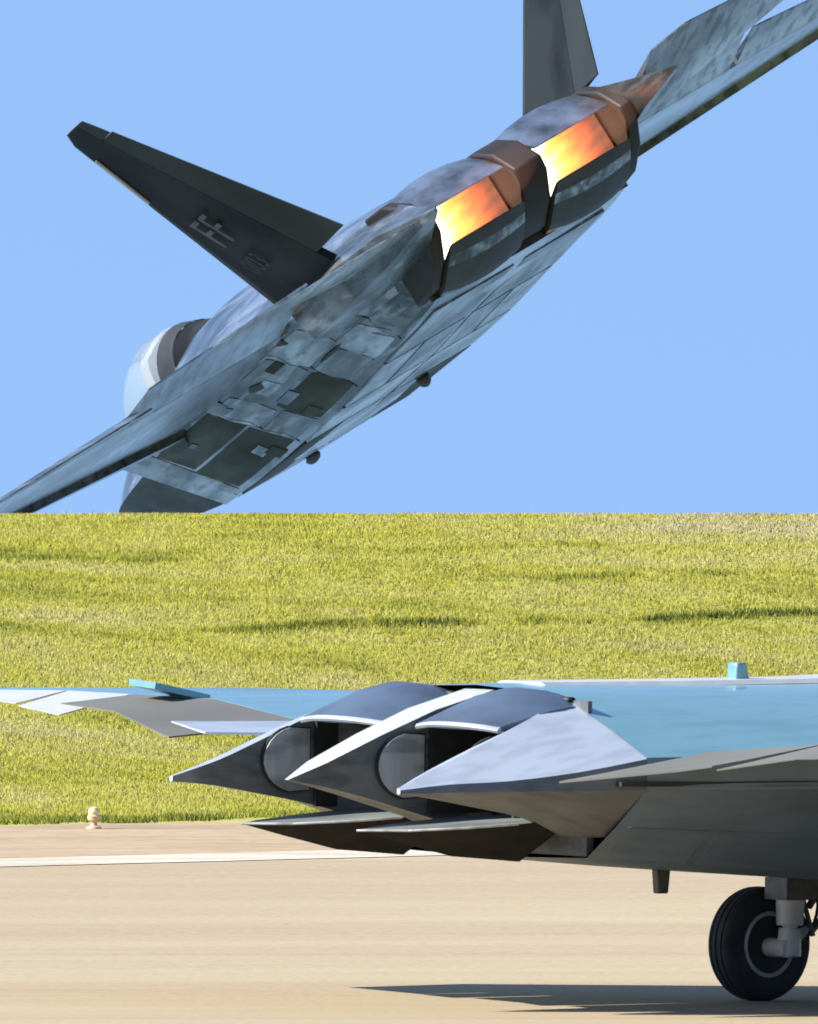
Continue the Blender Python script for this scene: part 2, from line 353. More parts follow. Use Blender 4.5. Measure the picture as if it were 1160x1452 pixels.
    # ragged darker strips of longer grass left standing by the mower
    furrow(.595, .0042, -2.6, 9, .0075, .55, .06, 21)
    furrow(.73, .004, .8, 9, .006, .35, .04, 31)
    furrow(.80, .000, -9, -1.8, .006, .32, .03, 41)
    furrow(.845, .002, -3, 3, .005, .22, .02, 51)
    near = np.clip((edge[keep] + .5 - d) / .5, 0, 1)
    tone -= .45 * near; h += .05 * near
    wd = rng.uniform(.004, .010, N); ang = rng.uniform(0, np.pi, N); la = rng.uniform(0, 2 * np.pi, N); ln = h * rng.uniform(.1, 1.3, N)
    V = np.empty((N, 3, 3), np.float32)
    dx = np.cos(ang) * wd; dy = np.sin(ang) * wd
    V[:, 0] = np.stack([x - dx, d - dy, z - .02], 1); V[:, 1] = np.stack([x + dx, d + dy, z - .02], 1)
    V[:, 2] = np.stack([x + np.cos(la) * ln, d + np.sin(la) * ln, z + h], 1)
    me = bpy.data.meshes.new('grass'); me.vertices.add(3 * N); me.vertices.foreach_set('co', V.ravel())
    me.loops.add(3 * N); me.loops.foreach_set('vertex_index', np.arange(3 * N, dtype=np.int32))
    me.polygons.add(N); me.polygons.foreach_set('loop_start', np.arange(0, 3 * N, 3, dtype=np.int32))
    me.update(); a = me.attributes.new('tone', 'FLOAT', 'POINT'); a.data.foreach_set('value', np.repeat(np.clip(tone, 0, 1), 3).astype(np.float32))
    me.materials.append(m); o = bpy.data.objects.new('grass', me); COL.objects.link(o)
    o['kind'] = 'stuff'; o['label'] = 'yellow green mown grass covering the bank beyond the taxiway'; o['category'] = 'grass'
grass()

# ------------------------------------------------------------------ the jet climbing away behind the bank
# axes of the jet in the world (forward, left, up); banked in a climbing turn, seen from astern
RJ = Matrix(((-0.2587, -0.8085, -0.5286), (0.9413, -0.3339, 0.0499), (-0.2168, -0.4846, 0.8474)))
TJ = Vector((-3.221, 280.508, 0.203 + CAM_Z))
MJ = Matrix.Translation(TJ) @ RJ.to_4x4()
jet = empty('fighter_jet', 'dark grey twin tail fighter jet climbing in the blue sky with afterburners glowing', 'fighter jet', MJ)
# fuselage: rows (s, top z, shoulder y, shoulder z, chine y, chine z, low corner y, low z)
FR = [(-0.9, -.02, .01, -.02, .02, -.05, .01, -.07), (0.0, .20, .16, .18, .36, -.03, .18, -.26), (1.5, .46, .30, .42, .70, -.02, .38, -.50),
      (3.4, .62, .42, .56, .98, 0.0, .62, -.76), (5.7, .72, .62, .68, 1.25, .05, .85, -.95), (6.3, .92, .75, .82, 2.02, .08, 1.22, -.96),
      (7.5, 1.02, .85, .88, 2.12, .08, 1.22, -1.0), (9.5, .95, 1.0, .80, 2.15, .06, 1.22, -1.0), (11.5, .80, 1.1, .68, 2.12, .05, 1.22, -.98),
      (13.5, .64, 1.15, .58, 2.0, .04, 1.25, -.9), (15.0, .52, 1.2, .48, 1.75, -.05, 1.34, -.86), (16.25, .42, 1.3, .38, 1.42, -.12, 1.34, -.78)]
rows = densify(FR[:5], 3)[:-1] + densify(FR[4:6], 1)[:-1] + densify(FR[5:], 3)
def jring(r):
    s, zt, ys, zs, yc, zc, yb, zb = r
    h = [(-s, 0, zt), (-s, ys * .55, zt * .72 + zs * .28), (-s, ys, zs), (-s, (ys + yc) / 2, (zs * .55 + zc * .45)), (-s, yc, zc), (-s, (yc + yb) / 2, (zc + zb) / 2), (-s, yb, zb), (-s, yb * .5, zb - .015), (-s, 0, zb - .02)]
    return h + [(x, -y, z) for x, y, z in h[-2:0:-1]]
v, f = loft([jring(r) for r in rows], True, False)
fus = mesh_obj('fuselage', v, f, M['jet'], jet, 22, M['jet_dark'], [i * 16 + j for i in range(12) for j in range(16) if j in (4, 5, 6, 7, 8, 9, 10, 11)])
RA = np.array([list(r) for r in rows])
def rowat(s): return [float(np.interp(s, RA[:, 0], RA[:, k])) for k in range(8)]
def flank(s, t, side=1, out_=0.0):
    """point on the slanted lower flank: t=0 at the chine, 1 at the bottom corner"""
    r = rowat(s); y = r[4] + (r[6] - r[4]) * t; z = r[5] + (r[7] - r[5]) * t
    n = Vector((0, r[5] - r[7], -(r[4] - r[6]))).normalized()
    return Vector((-s, side * y, z)) + Vector((0, side * n.y, n.z)) * out_
def belly(s, y, out_=0.0): r = rowat(s); return Vector((-s, y, r[7] - .02 - out_))
def plate(name, corners_in, corners_out, m, parent):
    k = len(corners_in); v = list(corners_out) + list(corners_in)
    f = [tuple(range(k)), tuple(range(2 * k - 1, k - 1, -1))] + [(i, i + k, (i + 1) % k + k, (i + 1) % k) for i in range(k)]
    return mesh_obj(name, v, f, m, parent, 20)
def flank_panel(name, s0, s1, t0, t1, m, side=1, skew=0.0, out_=.010, saw=0.0):
    """door plate that follows the flank: strips along s, three rows down, optional pointed (sawtooth) ends"""
    k = max(3, int((s1 - s0) / .22) + 1); v = []; f = []; T3 = (t0, (t0 + t1) / 2, t1)
    for lay in (out_, -.02):
        for q, t in enumerate(T3):
            a = s0 + skew * (q / 2) - (saw if q == 1 else 0); b_ = s1 + skew * (q / 2) + (saw if q == 1 else 0)
            v += [flank(a + (b_ - a) * i / (k - 1), t, side, lay) for i in range(k)]
    L3 = 3 * k
    for q in range(2):
        for i in range(k - 1):
            a = q * k + i; f.append((a, a + 1, a + k + 1, a + k)); f.append((L3 + a + k, L3 + a + k + 1, L3 + a + 1, L3 + a))
    rim = list(range(k)) + [2 * k - 1, 3 * k - 1] + list(range(3 * k - 2, 2 * k - 1, -1)) + [k]
    f += [(rim[i], rim[(i + 1) % len(rim)], rim[(i + 1) % len(rim)] + L3, rim[i] + L3) for i in range(len(rim))]
    return mesh_obj(name, v, f, m, fus, 30)
# side weapon bay, engine and gear doors on both flanks
LAY = [('bay_door', 6.75, 9.3, .18, .52, 'jet_dark', .12, 0), ('bay_door', 6.75, 9.3, .55, .93, 'jet_dark', .12, 0), ('panel', 6.42, 6.68, .08, .95, 'jet_light', .1, 0),
       ('panel', 9.38, 10.2, .2, .6, 'jet_light', .1, .1), ('panel', 9.38, 10.4, .64, .93, 'jet_mid', .1, 0), ('gear_door', 10.35, 12.0, .15, .52, 'jet_mid', .1, .14), ('gear_door', 10.5, 12.1, .56, .93, 'jet_dark', .1, .12),
       ('panel', 12.12, 13.3, .12, .5, 'jet_light', .12, .12), ('panel', 12.25, 13.2, .55, .92, 'jet_mid', .1, .1), ('panel', 13.4, 14.5, .1, .45, 'jet_mid', .1, .1), ('panel', 13.35, 14.3, .5, .92, 'jet_light', .1, .12),
       ('panel', 14.6, 15.6, .1, .5, 'jet_light', .06, .1), ('panel', 14.45, 15.7, .55, .92, 'jet_mid', .06, .1), ('access_hatch', 7.0, 7.7, .03, .15, 'jet_mid', .02, .05), ('access_hatch', 8.2, 9.0, .03, .15, 'jet_light', .02, .05)]
for side in (1, -1):
    for nme, a, b_, t0, t1, m_, sk, sw in LAY: flank_panel(nme, a, b_, t0, t1, M[m_], side, sk, .007 if 'dark' not in m_ else .005, sw)
for s0, s1, ya, yb, m_ in [(6.6, 9.4, .05, .62, 'jet_mid'), (6.6, 9.4, .66, 1.2, 'jet_dark'), (9.5, 11.2, .05, 1.2, 'jet_light'), (11.3, 13.2, .05, .6, 'jet_mid'), (11.3, 13.2, .65, 1.2, 'jet_light'), (13.3, 15.6, .08, 1.2, 'jet_mid')]:
    for side in (1, -1):
        pts = [(s0, ya * side), (s1, ya * side), (s1, yb * side), (s0, yb * side)]
        plate('bay_door', [belly(s, y, -.03) for s, y in pts], [belly(s, y, .010) for s, y in pts], M[m_], fus)
# dark seams: serrated joints across the flank
for s0 in (9.34, 12.06, 14.4):
    for side in (1, -1):
        pl = [(s0 + .05 * (k % 2) * 3 + .1 * t, t) for k, t in enumerate(np.linspace(.05, .97, 7))]
        pts = pl + [(s + .022, t) for s, t in pl[::-1]]
        plate('seam_strip', [flank(s, t, side, -.01) for s, t in pts], [flank(s, t, side, .008) for s, t in pts], M['seam'], fus)
# gun / vent recesses and sensor blisters
for s_, t_, dx, dt_ in ((9.05, .04, .30, .10), (12.7, .06, .16, .12), (10.9, .30, .25, .05), (13.0, .55, .45, .02)):
    pts = [(s_ - dx, t_ - dt_ * .3), (s_ - dx * .3, t_ - dt_), (s_ + dx, t_ - dt_ * .2), (s_ + dx * .5, t_ + dt_), (s_ - dx * .6, t_ + dt_ * .6)]
    plate('vent', [flank(s, t, 1, -.01) for s, t in pts], [flank(s, t, 1, .017) for s, t in pts], M['seam'], fus)
pts = [(7.1 + 1.05 * (.5 - .5 * math.cos(a)) + .05 * math.sin(a), .16 + .13 * math.sin(a)) for a in np.linspace(0, 2 * math.pi, 18, endpoint=False)]
plate('cooling_scoop', [flank(s, t, 1, -.01) for s, t in pts], [flank(s, t, 1, .02 + .03 * (t > .16)) for s, t in pts], M['jet_dark'], fus)  # dark oval plate on the left flank, just below the chine
# small hatches scattered over both flanks, each its own door
for side in (1, -1):
    rr = random.Random(11 if side > 0 else 12)
    for q_ in range(11):
        a = rr.uniform(6.8, 15.3); t = rr.uniform(.06, .9); w1 = rr.uniform(.18, .60); h1 = rr.uniform(.05, .15); sk = rr.uniform(-.05, .08)
        flank_panel('hatch', a, a + w1, t, min(t + h1, .96), M[rr.choice(['jet_dark', 'jet_mid', 'jet_light', 'jet_mid', 'jet'])], side, sk, .011 + .0005 * q_)
for (s_, y_, r_, l_) in ((9.0, -.62, .08, .18), (6.0, 0.0, .055, .30)):
    b0 = belly(s_, y_)
    rings = [[b0 + Vector((dx, math.cos(a) * r_ * q, -.04 + math.sin(a) * r_ * q * 1.3)) for a in np.linspace(0, 2 * math.pi, 12, endpoint=False)] for dx, q in ((l_, .1), (l_ * .5, .8), (0, 1), (-l_ * .6, .75), (-l_, .1))]
    mesh_obj('sensor_blister', *loft(rings), M['black'], fus)
# nose chine strip, probe light
mesh_obj('formation_light', *prism([(-1.7, .52, -.16), (-1.95, .58, -.16), (-1.95, .54, -.24), (-1.7, .48, -.24)], (0, .7, -.6), .02), M['edge'], fus)

# inlet ducts either side of the forebody
for side in (1, -1):
    def q(s, ya, za, yb, zb, yc, zc, yd, zd): return [(-s, side * ya, za), (-s, side * yb, zb), (-s, side * yc, zc), (-s, side * yd, zd)]
    outer = [[(-5.35, side * 1.05, .42), (-5.55, side * 2.0, .1), (-6.0, side * 1.235, -.965), (-5.75, side * .8, -.90)],
             [(-6.35, side * .9, .60), (-6.4, side * 2.035, .085), (-6.5, side * 1.225, -.967), (-6.4, side * .8, -.96)]]
    inner = [[Vector((sum(p[0] for p in r) / 4, sum(p[1] for p in r) / 4, sum(p[2] for p in r) / 4)).lerp(Vector(p), .93) for p in r] for r in outer]
    v = [p for r in outer for p in r] + [p for r in inner for p in r]
    f = []
    for j in range(4):
        k = (j + 1) % 4
        f += [(j, k, 4 + k, 4 + j), (8 + k, 8 + j, 12 + j, 12 + k), (j, 8 + j, 8 + k, k)]
    inl = mesh_obj('air_inlet', v, f, M['jet_light'], jet, 20)
    mesh_obj('inlet_throat', [inner[1][0], inner[1][1], inner[1][2], inner[1][3]], [(0, 1, 2, 3)], M['black'], inl)

# canopy and its frame
CAN = [(a_ - 1.15, b_ + .06, c_ * 1.08, d_ * 1.12) for a_, b_, c_, d_ in [(2.35, .46, .02, .03), (2.7, .50, .22, .20), (3.3, .54, .42, .48), (3.9, .58, .50, .64), (4.5, .60, .52, .68), (5.2, .63, .49, .60), (5.9, .66, .42, .46), (7.0, .72, .22, .24)]]
cr_ = densify([(a, b_, c, d) for a, b_, c, d in CAN], 3)
def crow(r, g=0.0): return [(-r[0], (r[2] + g) * math.cos(t), r[1] - .06 + (r[3] + g) * math.sin(t)) for t in np.linspace(0, math.pi, 17)]
fwd_rows = [r for r in cr_ if r[0] < 5.0]; aft_rows = [r for r in cr_ if r[0] > 4.6]
def shell(rws):
    v = [p for r in rws for p in crow(r)]; n = 17
    return v, [(i * n + j, i * n + j + 1, (i + 1) * n + j + 1, (i + 1) * n + j) for i in range(len(rws) - 1) for j in range(n - 1)]
can = mesh_obj('canopy', *shell(fwd_rows), M['canopy'], jet, 60)
mesh_obj('canopy_fairing', *shell(aft_rows), M['jet_fin'], jet, 60)
rb = [r for r in cr_ if 4.1 < r[0] < 4.9]
v = [p for r in rb for p in crow(r, .015)]; n = 17
mesh_obj('canopy_frame', v, [(i * n + j, i * n + j + 1, (i + 1) * n + j + 1, (i + 1) * n + j) for i in range(len(rb) - 1) for j in range(n - 1)], M['black'], can, 60)
for sd in (1, -1):
    mesh_obj('canopy_sill', *loft([[(-r[0], sd * (r[2] + .03), r[1] - .14), (-r[0], sd * (r[2] - .03), r[1] - .14), (-r[0], sd * (r[2] - .03), r[1] - .01), (-r[0], sd * (r[2] + .03), r[1] - .01)] for r in cr_[1:-2]]), M['jet_dark'], can)
mesh_obj('ejection_seat', *join(box(-3.75, -3.45, -.27, .27, .3, 1.08), box(-3.6, -2.5, -.34, .34, .25, .68)), M['pale'], jet)  # seat enlarged and coloured cream to paint the white glare in the canopy
hv, hf = lathe((-3.35, 0, .98), (0, 0, 1), [(.02, -.14), (.10, -.11), (.13, 0), (.11, .09), (.02, .14)], 14)
mesh_obj('pilot_helmet', hv, hf, M['edge'], jet, 60)

# wings, flaps, ailerons
for side in (1, -1):
    zr, ztip = .02, -.04
    st = [((-7.35, side * 2.0, zr), (-15.1, side * 2.0, zr), .46), ((-9.6, side * 4.3, -.0), (-14.55, side * 4.3, -.0), .34), ((-11.85, side * 6.6, ztip), (-13.95, side * 6.6, ztip), .16), ((-12.35, side * 6.78, ztip - .01), (-13.7, side * 6.78, ztip - .01), .05)]
    wg = mesh_obj('wing', *surface(st, (0, 0, 1), .13, .76), M['jet_wing'], jet, 30)
    mesh_obj('leading_edge_flap', *surface([(a_ + Vector((0, 0, -.10)), b_, c_) for a_, b_, c_ in [(Vector(q_[0]), Vector(q_[1]), q_[2]) for q_ in st]], (0, 0, 1), 0, .126), M['jet_wing'], wg, 30)
    mid = st[1]
    def lerp_st(a, b_, t): return (Vector(a[0]).lerp(Vector(b_[0]), t), Vector(a[1]).lerp(Vector(b_[1]), t), a[2] * (1 - t) + b_[2] * t)
    mesh_obj('flaperon', *surface([lerp_st(st[0], st[1], .06), lerp_st(st[0], st[1], .98)], (0, 0, 1), .765, 1, hinge=side * (6 if side > 0 else 9)), M['jet_tail' if side < 0 else 'jet_wing'], wg, 30)
    mesh_obj('aileron', *surface([lerp_st(st[1], st[2], .02), lerp_st(st[1], st[2], .96)], (0, 0, 1), .765, 1, hinge=side * (-4 if side > 0 else 8)), M['jet_mid' if side > 0 else 'jet_tail'], wg, 30)
    # fins, canted outwards
    ca = R(28); sdv = Vector((0, side * math.sin(ca), math.cos(ca))); nv = Vector((0, side * math.cos(ca), -math.sin(ca)))
    root = Vector((0, side * 1.74, .28)); H_ = 3.25
    def fp(s, h): return Vector((-s, 0, 0)) + root + sdv * h
    fs = [(fp(12.7, 0), fp(16.3, 0), .26), (fp(13.75, H_ * .95), fp(14.75, H_ * .95), .08), (fp(13.95, H_), fp(14.65, H_), .06)]
    fin = mesh_obj('tail_fin', *surface(fs, nv, .08, .70), M['jet_fin'], jet, 30)
    mesh_obj('fin_leading_edge', *surface(fs, nv, 0, .078), M['jet_fin_edge'], fin, 30)
    mesh_obj('rudder', *surface([lerp_st(fs[0], fs[1], .07), lerp_st(fs[0], fs[1], .942)], nv, .705, 1, hinge=side * 3), M['jet_fin_edge'], fin, 30)
    mesh_obj('fin_tip', *surface([lerp_st(fs[0], fs[1], .945), fs[1], fs[2]], nv, .705, 1), M['jet_fin_edge'], fin, 30)
    mesh_obj('formation_light', *prism([fp(13.55, 2.0) + nv * .055, fp(13.80, 2.8) + nv * .045, fp(13.86, 2.8) + nv * .045, fp(13.61, 2.0) + nv * .055], nv, .02), M['edge'], fin)
    # all-moving tailplanes on their booms
    bm_ = [[(-13.6, side * 1.45, .40), (-13.6, side * 2.0, .12), (-13.6, side * 1.9, -.30), (-13.6, side * 1.4, -.5)],
           [(-15.4, side * 1.40, .42), (-15.4, side * 1.95, .16), (-15.4, side * 1.9, -.26), (-15.4, side * 1.38, -.42)],
           [(-17.0, side * 1.38, .32), (-17.0, side * 1.82, .14), (-17.0, side * 1.80, -.2), (-17.0, side * 1.38, -.34)],
           [(-17.75, side * 1.50, .16), (-17.75, side * 1.80, .06), (-17.75, side * 1.78, -.14), (-17.75, side * 1.50, -.2)],
           [(-18.75, side * 1.66, -.03), (-18.75, side * 1.70, -.04), (-18.75, side * 1.70, -.08), (-18.75, side * 1.66, -.08)]]
    boom = mesh_obj('tail_boom', *loft(bm_), M['jet_mid'], jet, 25)
    pv = Vector((-16.6, side * 1.72, 0)); rm = Matrix.Rotation(R(-1.5 if side > 0 else 10), 3, Vector((0, 1, 0)))       # trailing edge up
    def tp(s, y, z=0): return pv + rm @ (Vector((-s, side * y, z)) - pv)
    ts = [(tp(15.25, 1.74), tp(18.25, 1.74), .24), (tp(15.65, 2.15), tp(18.55, 2.15), .22), (tp(17.35, 4.15), tp(18.1, 4.15), .07), (tp(17.6, 4.4), tp(17.95, 4.4), .05)]
    tl = mesh_obj('tailplane', *surface(ts, rm @ Vector((0, 0, 1)), .06, 1), M['jet_tail'], jet, 30)
    mesh_obj('tailplane_leading_edge', *surface(ts, rm @ Vector((0, 0, 1)), 0, .057), M['edge'], tl, 30)

# tail lettering on the left fin's outer face
def text_mesh(name, body, size, origin, xdir, ydir, m, parent):
    cu = bpy.data.curves.new(name + '_curve', 'FONT'); cu.body = body; cu.size = size; cu.extrude = 0.002
    to = bpy.data.objects.new(name + '_tmp', cu); COL.objects.link(to)
    me = bpy.data.meshes.new_from_object(to.evaluated_get(bpy.context.evaluated_depsgraph_get()))
    bpy.data.objects.remove(to); me.name = name
    x = Vector(xdir).normalized(); y = Vector(ydir).normalized(); z = x.cross(y)
    me.transform(Matrix.Translation(origin) @ Matrix((x, y, z)).transposed().to_4x4()); me.materials.clear(); me.materials.append(m)
    o = bpy.data.objects.new(name, me); COL.objects.link(o); o.parent = parent; return o
ca = R(28); sdv = Vector((0, math.sin(ca), math.cos(ca))); nv = Vector((0, math.cos(ca), -math.sin(ca))); root = Vector((0, 1.74, .28))
finL = [o for o in jet.children if o.name.startswith('tail_fin')][0]
fp = lambda s, h: Vector((-s, 0, 0)) + root + sdv * h
text_mesh('tail_code', 'FF', 0.72, fp(13.75, 1.0) + nv * .105, (-1, 0, 0), sdv, M['mark'], finL)
text_mesh('serial_number', '003', 0.40, fp(13.65, .50) + nv * .125, (-1, 0, 0), sdv, M['jet_fin_edge'], finL)

# nozzles: bulkhead with two openings, dividers, vectoring flaps and the glowing duct
S0 = 16.2; NZ = -.16
before_nozzle = set(jet.children)
b = join(box(-S0 - .02, -S0 + .04, -1.38, 1.38, .46, .54), box(-S0 - .02, -S0 + .04, -1.38, 1.38, -.62, -.46), box(-S0 - .02, -S0 + .04, 1.30, 1.38, -.46, .46), box(-S0 - .02, -S0 + .04, -1.38, -1.30, -.46, .46), box(-S0 - .02, -S0 + .04, -.18, .18, -.46, .46))
mesh_obj('bulkhead', *b, M['black'], jet)
def divider(y0, y1, sx, m=None):
    prof = [(-15.9, .60), (-16.6, .58), (-17.15, .42), (-17.55, .12), (-17.5, -.06), (-17.1, -.34), (-16.5, -.54), (-15.9, -.58)]
    v = [(x, y0, z) for x, z in prof] + [(x, y1, z) for x, z in prof]; k = len(prof)
    f = [tuple(range(k)), tuple(range(2 * k - 1, k - 1, -1))] + [(i, i + k, (i + 1) % k + k, (i + 1) % k) for i in range(k)]
    return bevel(mesh_obj('nozzle_sidewall', v, f, m or M['nozzle_hot'], jet, 25), .03, 2)
divider(-.19, .19, 1)
divider(1.30, 1.46, 1); divider(-1.46, -1.30, 1)
for side in (1, -1):
    yc = side * .745; hw = .545
    up = []
    for s, zo, zi, wq in ((16.0, .60, .50, 1.0), (16.2, .66, .48, 1.0), (16.4, .67, .45, 1.0), (16.6, .62, .41, 1.0), (16.8, .54, .36, 1.0), (17.0, .45, .31, .99), (17.2, .35, .26, .97), (17.35, .27, .22, .95), (17.42, .225, .21, .93)):
        r = [(-s, yc + hw * wq * t, zo - .07 * abs(t) ** 2 * (zo - zi) / .19 - .0) for t in (-1, -.6, -.2, .2, .6, 1)] + [(-s, yc + hw * wq * t, zi) for t in (1, .6, .2, -.2, -.6, -1)]
        up.append(r)
    mesh_obj('upper_flap', *loft(up), M['nozzle'], jet, 25)
    lo_ = [[(x, y, -z * .98 - .03) for x, y, z in r] for r in up]
    lf = mesh_obj('lower_flap', *loft(lo_), M['black'], jet, 25, M['jet_mid'], [i * 12 + j for i in (1, 5) for j in range(5)])
    # duct: inner walls glow; its own origin sits in the mouth so the heat is told by depth
    L_ = 2.6; seg = 12; v = []; f = []
    for i in range(seg + 1):
        x = -.22 + (L_ + .22) * i / seg
        ty = hw - .01 - .05 * max(0, i / seg - .4); tz = .40 + .05 * min(1, max(0, (x + .22) / .5)) - .10 * max(0, i / seg - .5)
        v += [(x, -ty, -tz), (x, ty, -tz), (x, ty, tz), (x, -ty, tz)]
    for i in range(seg):
        for j in range(4): a = i * 4 + j; c = i * 4 + (j + 1) % 4; f.append((a, a + 4, c + 4, c))
    f.append((seg * 4, seg * 4 + 1, seg * 4 + 2, seg * 4 + 3))
    du = mesh_obj('glowing_duct', v, f, M['hot'], jet, 30); du.location = (-16.55, yc, -.02)

def plume():
    m = bpy.data.materials.new('hot_exhaust_gas'); m.use_nodes = True; n = m.node_tree; n.nodes.clear()
    o_ = n.nodes.new('ShaderNodeOutputMaterial'); pv_ = n.nodes.new('ShaderNodeVolumePrincipled')
    pv_.inputs['Density'].default_value = 0.0; pv_.inputs['Emission Color'].default_value = (1.0, 0.42, 0.30, 1)
    t = n.nodes.new('ShaderNodeTexCoord'); sp = n.nodes.new('ShaderNodeSeparateXYZ'); n.links.new(t.outputs['Object'], sp.inputs[0])
    mr = n.nodes.new('ShaderNodeMapRange'); mr.inputs[1].default_value = -19.8; mr.inputs[2].default_value = -17.5; mr.inputs[3].default_value = 0.0; mr.inputs[4].default_value = 0.045
    n.links.new(sp.outputs[0], mr.inputs[0]); n.links.new(mr.outputs[0], pv_.inputs['Emission Strength']); n.links.new(pv_.outputs[0], o_.inputs['Volume'])
    return m
M['plume'] = plume()
for side in (1, -1):
    rings = [[(-s, side * .745 + .50 * q * math.cos(a), .02 + (s - 16.9) * .03 + .30 * q * math.sin(a)) for a in np.linspace(0, 2 * math.pi, 16, endpoint=False)] for s, q in ((17.5, .75), (17.8, .95), (18.2, 1.0), (18.9, .85), (19.8, .3))]
    mesh_obj('exhaust_plume', *loft(rings), M['plume'], jet, 60)
for o in jet.children:
    if o not in before_nozzle: o.location.z += NZ

# ------------------------------------------------------------------ the tailless jet taxiing
HD = R(40); FX = Vector((math.cos(HD), math.sin(HD), 0)); LX = Vector((-FX.y, FX.x, 0))
WH = Vector(((1075 - 580) / 33000 * 180, 180, 0)); O_ = WH - FX * 6.03 - LX * 1.5
MT = Matrix.Translation(O_) @ Matrix((FX, LX, Vector((0, 0, 1)))).transposed().to_4x4() @ Matrix.Translation((0, 1.5, 0)) @ Matrix.Rotation(R(1.6), 4, 'X') @ Matrix.Translation((0, -1.5, 0))
taxi = empty('tailless_jet', 'pale blue grey tailless jet rolling along the sandy taxiway with twin flat nozzles', 'jet aircraft', MT)
T = dict(metal=0.25, detail=5, bump=0.05, bscale=1.5, rvar=0.06)
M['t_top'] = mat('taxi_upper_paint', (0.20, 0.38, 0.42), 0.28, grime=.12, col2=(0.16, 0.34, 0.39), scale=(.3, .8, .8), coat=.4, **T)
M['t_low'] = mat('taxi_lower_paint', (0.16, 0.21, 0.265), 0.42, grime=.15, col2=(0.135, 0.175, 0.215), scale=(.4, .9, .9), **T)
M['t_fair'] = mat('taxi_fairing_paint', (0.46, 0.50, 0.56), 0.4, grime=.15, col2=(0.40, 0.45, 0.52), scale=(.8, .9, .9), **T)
M['t_flap'] = mat('taxi_elevon_paint', (0.19, 0.18, 0.15), 0.6, col2=(0.15, 0.145, 0.125), scale=(.8, .9, .9), **T)
M['soot'] = mat('matt_soot', (0.010, 0.010, 0.011), 0.8, col2=(0.018, 0.016, 0.015), scale=(4, 4, 4), spec=.1)
M['t_pet'] = mat('taxi_flap_blue', (0.10, 0.14, 0.20), 0.38, col2=(0.07, 0.09, 0.13), scale=(2, 2, 2), **T)
M['t_soot'] = mat('taxi_sooty_skin', (0.135, 0.15, 0.165), 0.5, grime=.3, col2=(0.10, 0.11, 0.12), scale=(1, 3, 3), **T)  # darker grey for the fairings' lower faces and the aft bulkhead
M['t_lip'] = mat('taxi_pale_lip', (0.55, 0.56, 0.54), 0.5, col2=(0.45, 0.46, 0.45), scale=(4, 4, 4), **T)
M['t_in'] = mat('taxi_nozzle_inner', (0.17, 0.18, 0.175), 0.5, grime=.5, col2=(0.10, 0.11, 0.105), scale=(2, 5, 5), **T)
M['t_disc'] = mat('taxi_hinge_disc', (0.50, 0.51, 0.50), 0.55, grime=.4, col2=(0.36, 0.38, 0.37), scale=(9, 2, 1.5), **T)
M['t_lowflap'] = mat('taxi_lower_flap_grey', (0.24, 0.27, 0.26), 0.6, col2=(0.14, 0.16, 0.155), scale=(2, 3, 3), **T)
M['rubber'] = mat('tyre_rubber', (0.018, 0.019, 0.022), 0.75, col2=(0.03, 0.03, 0.032), scale=(9, 9, 9), bump=.2, bscale=40)
M['white'] = mat('gear_white', (0.66, 0.66, 0.61), 0.4, col2=(0.5, 0.5, 0.46), scale=(5, 5, 5))
M['rim'] = mat('wheel_rim_alloy', (0.50, 0.52, 0.52), 0.45, col2=(0.35, 0.36, 0.36), metal=.2, scale=(8, 8, 8))
M['hose'] = mat('dark_steel', (0.07, 0.075, 0.075), 0.5, col2=(0.12, 0.12, 0.11), metal=.5, scale=(8, 8, 8))
# sections: (x, top z, shoulder y, shoulder z, edge y, edge upper z, edge lower z, keel y, keel z)
TS = [(1.85, 2.46, 1.02, 2.40, 2.00, 1.98, 1.74, 1.33, 1.20), (2.6, 2.48, 1.02, 2.41, 2.12, 1.99, 1.74, 1.34, 1.14), (4.2, 2.47, 1.02, 2.42, 2.25, 2.0, 1.74, 1.35, 1.03), (6.0, 2.50, 1.05, 2.44, 2.35, 2.02, 1.75, 1.35, .96),
      (9.0, 2.66, 1.05, 2.52, 2.4, 2.03, 1.76, 1.3, .95), (12.0, 2.75, .8, 2.55, 1.7, 2.02, 1.78, .9, 1.05), (15.0, 2.45, .5, 2.32, 1.0, 1.98, 1.82, .5, 1.25), (17.5, 2.1, .2, 2.05, .4, 1.9, 1.83, .2, 1.55), (18.6, 1.86, .02, 1.86, .03, 1.84, 1.83, .02, 1.82)]
tr_ = densify(TS, 3)
def tring(r):
    x, zt, ys, zs, ye, zu, zl, yk, zk = r
    h = [(x, 0, zt), (x, ys * .6, zt * .6 + zs * .4), (x, ys, zs), (x, ys + (ye - ys) * .5, zs + (zu - zs) * .46), (x, ye, zu), (x, ye + .01, zl), (x, (ye + yk) / 2, (zl + zk) / 2 - .02), (x, yk, zk), (x, yk * .5, zk - .02), (x, 0, zk - .02)]
    return h + [(a, -b_, c) for a, b_, c in h[-2:0:-1]]
rg = [tring(r) for r in tr_]; v, f = loft(rg, False, True); n = len(rg[0])
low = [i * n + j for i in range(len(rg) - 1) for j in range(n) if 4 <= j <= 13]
tf = mesh_obj('fuselage', v, f, M['t_top'], taxi, 52, M['t_low'], low)
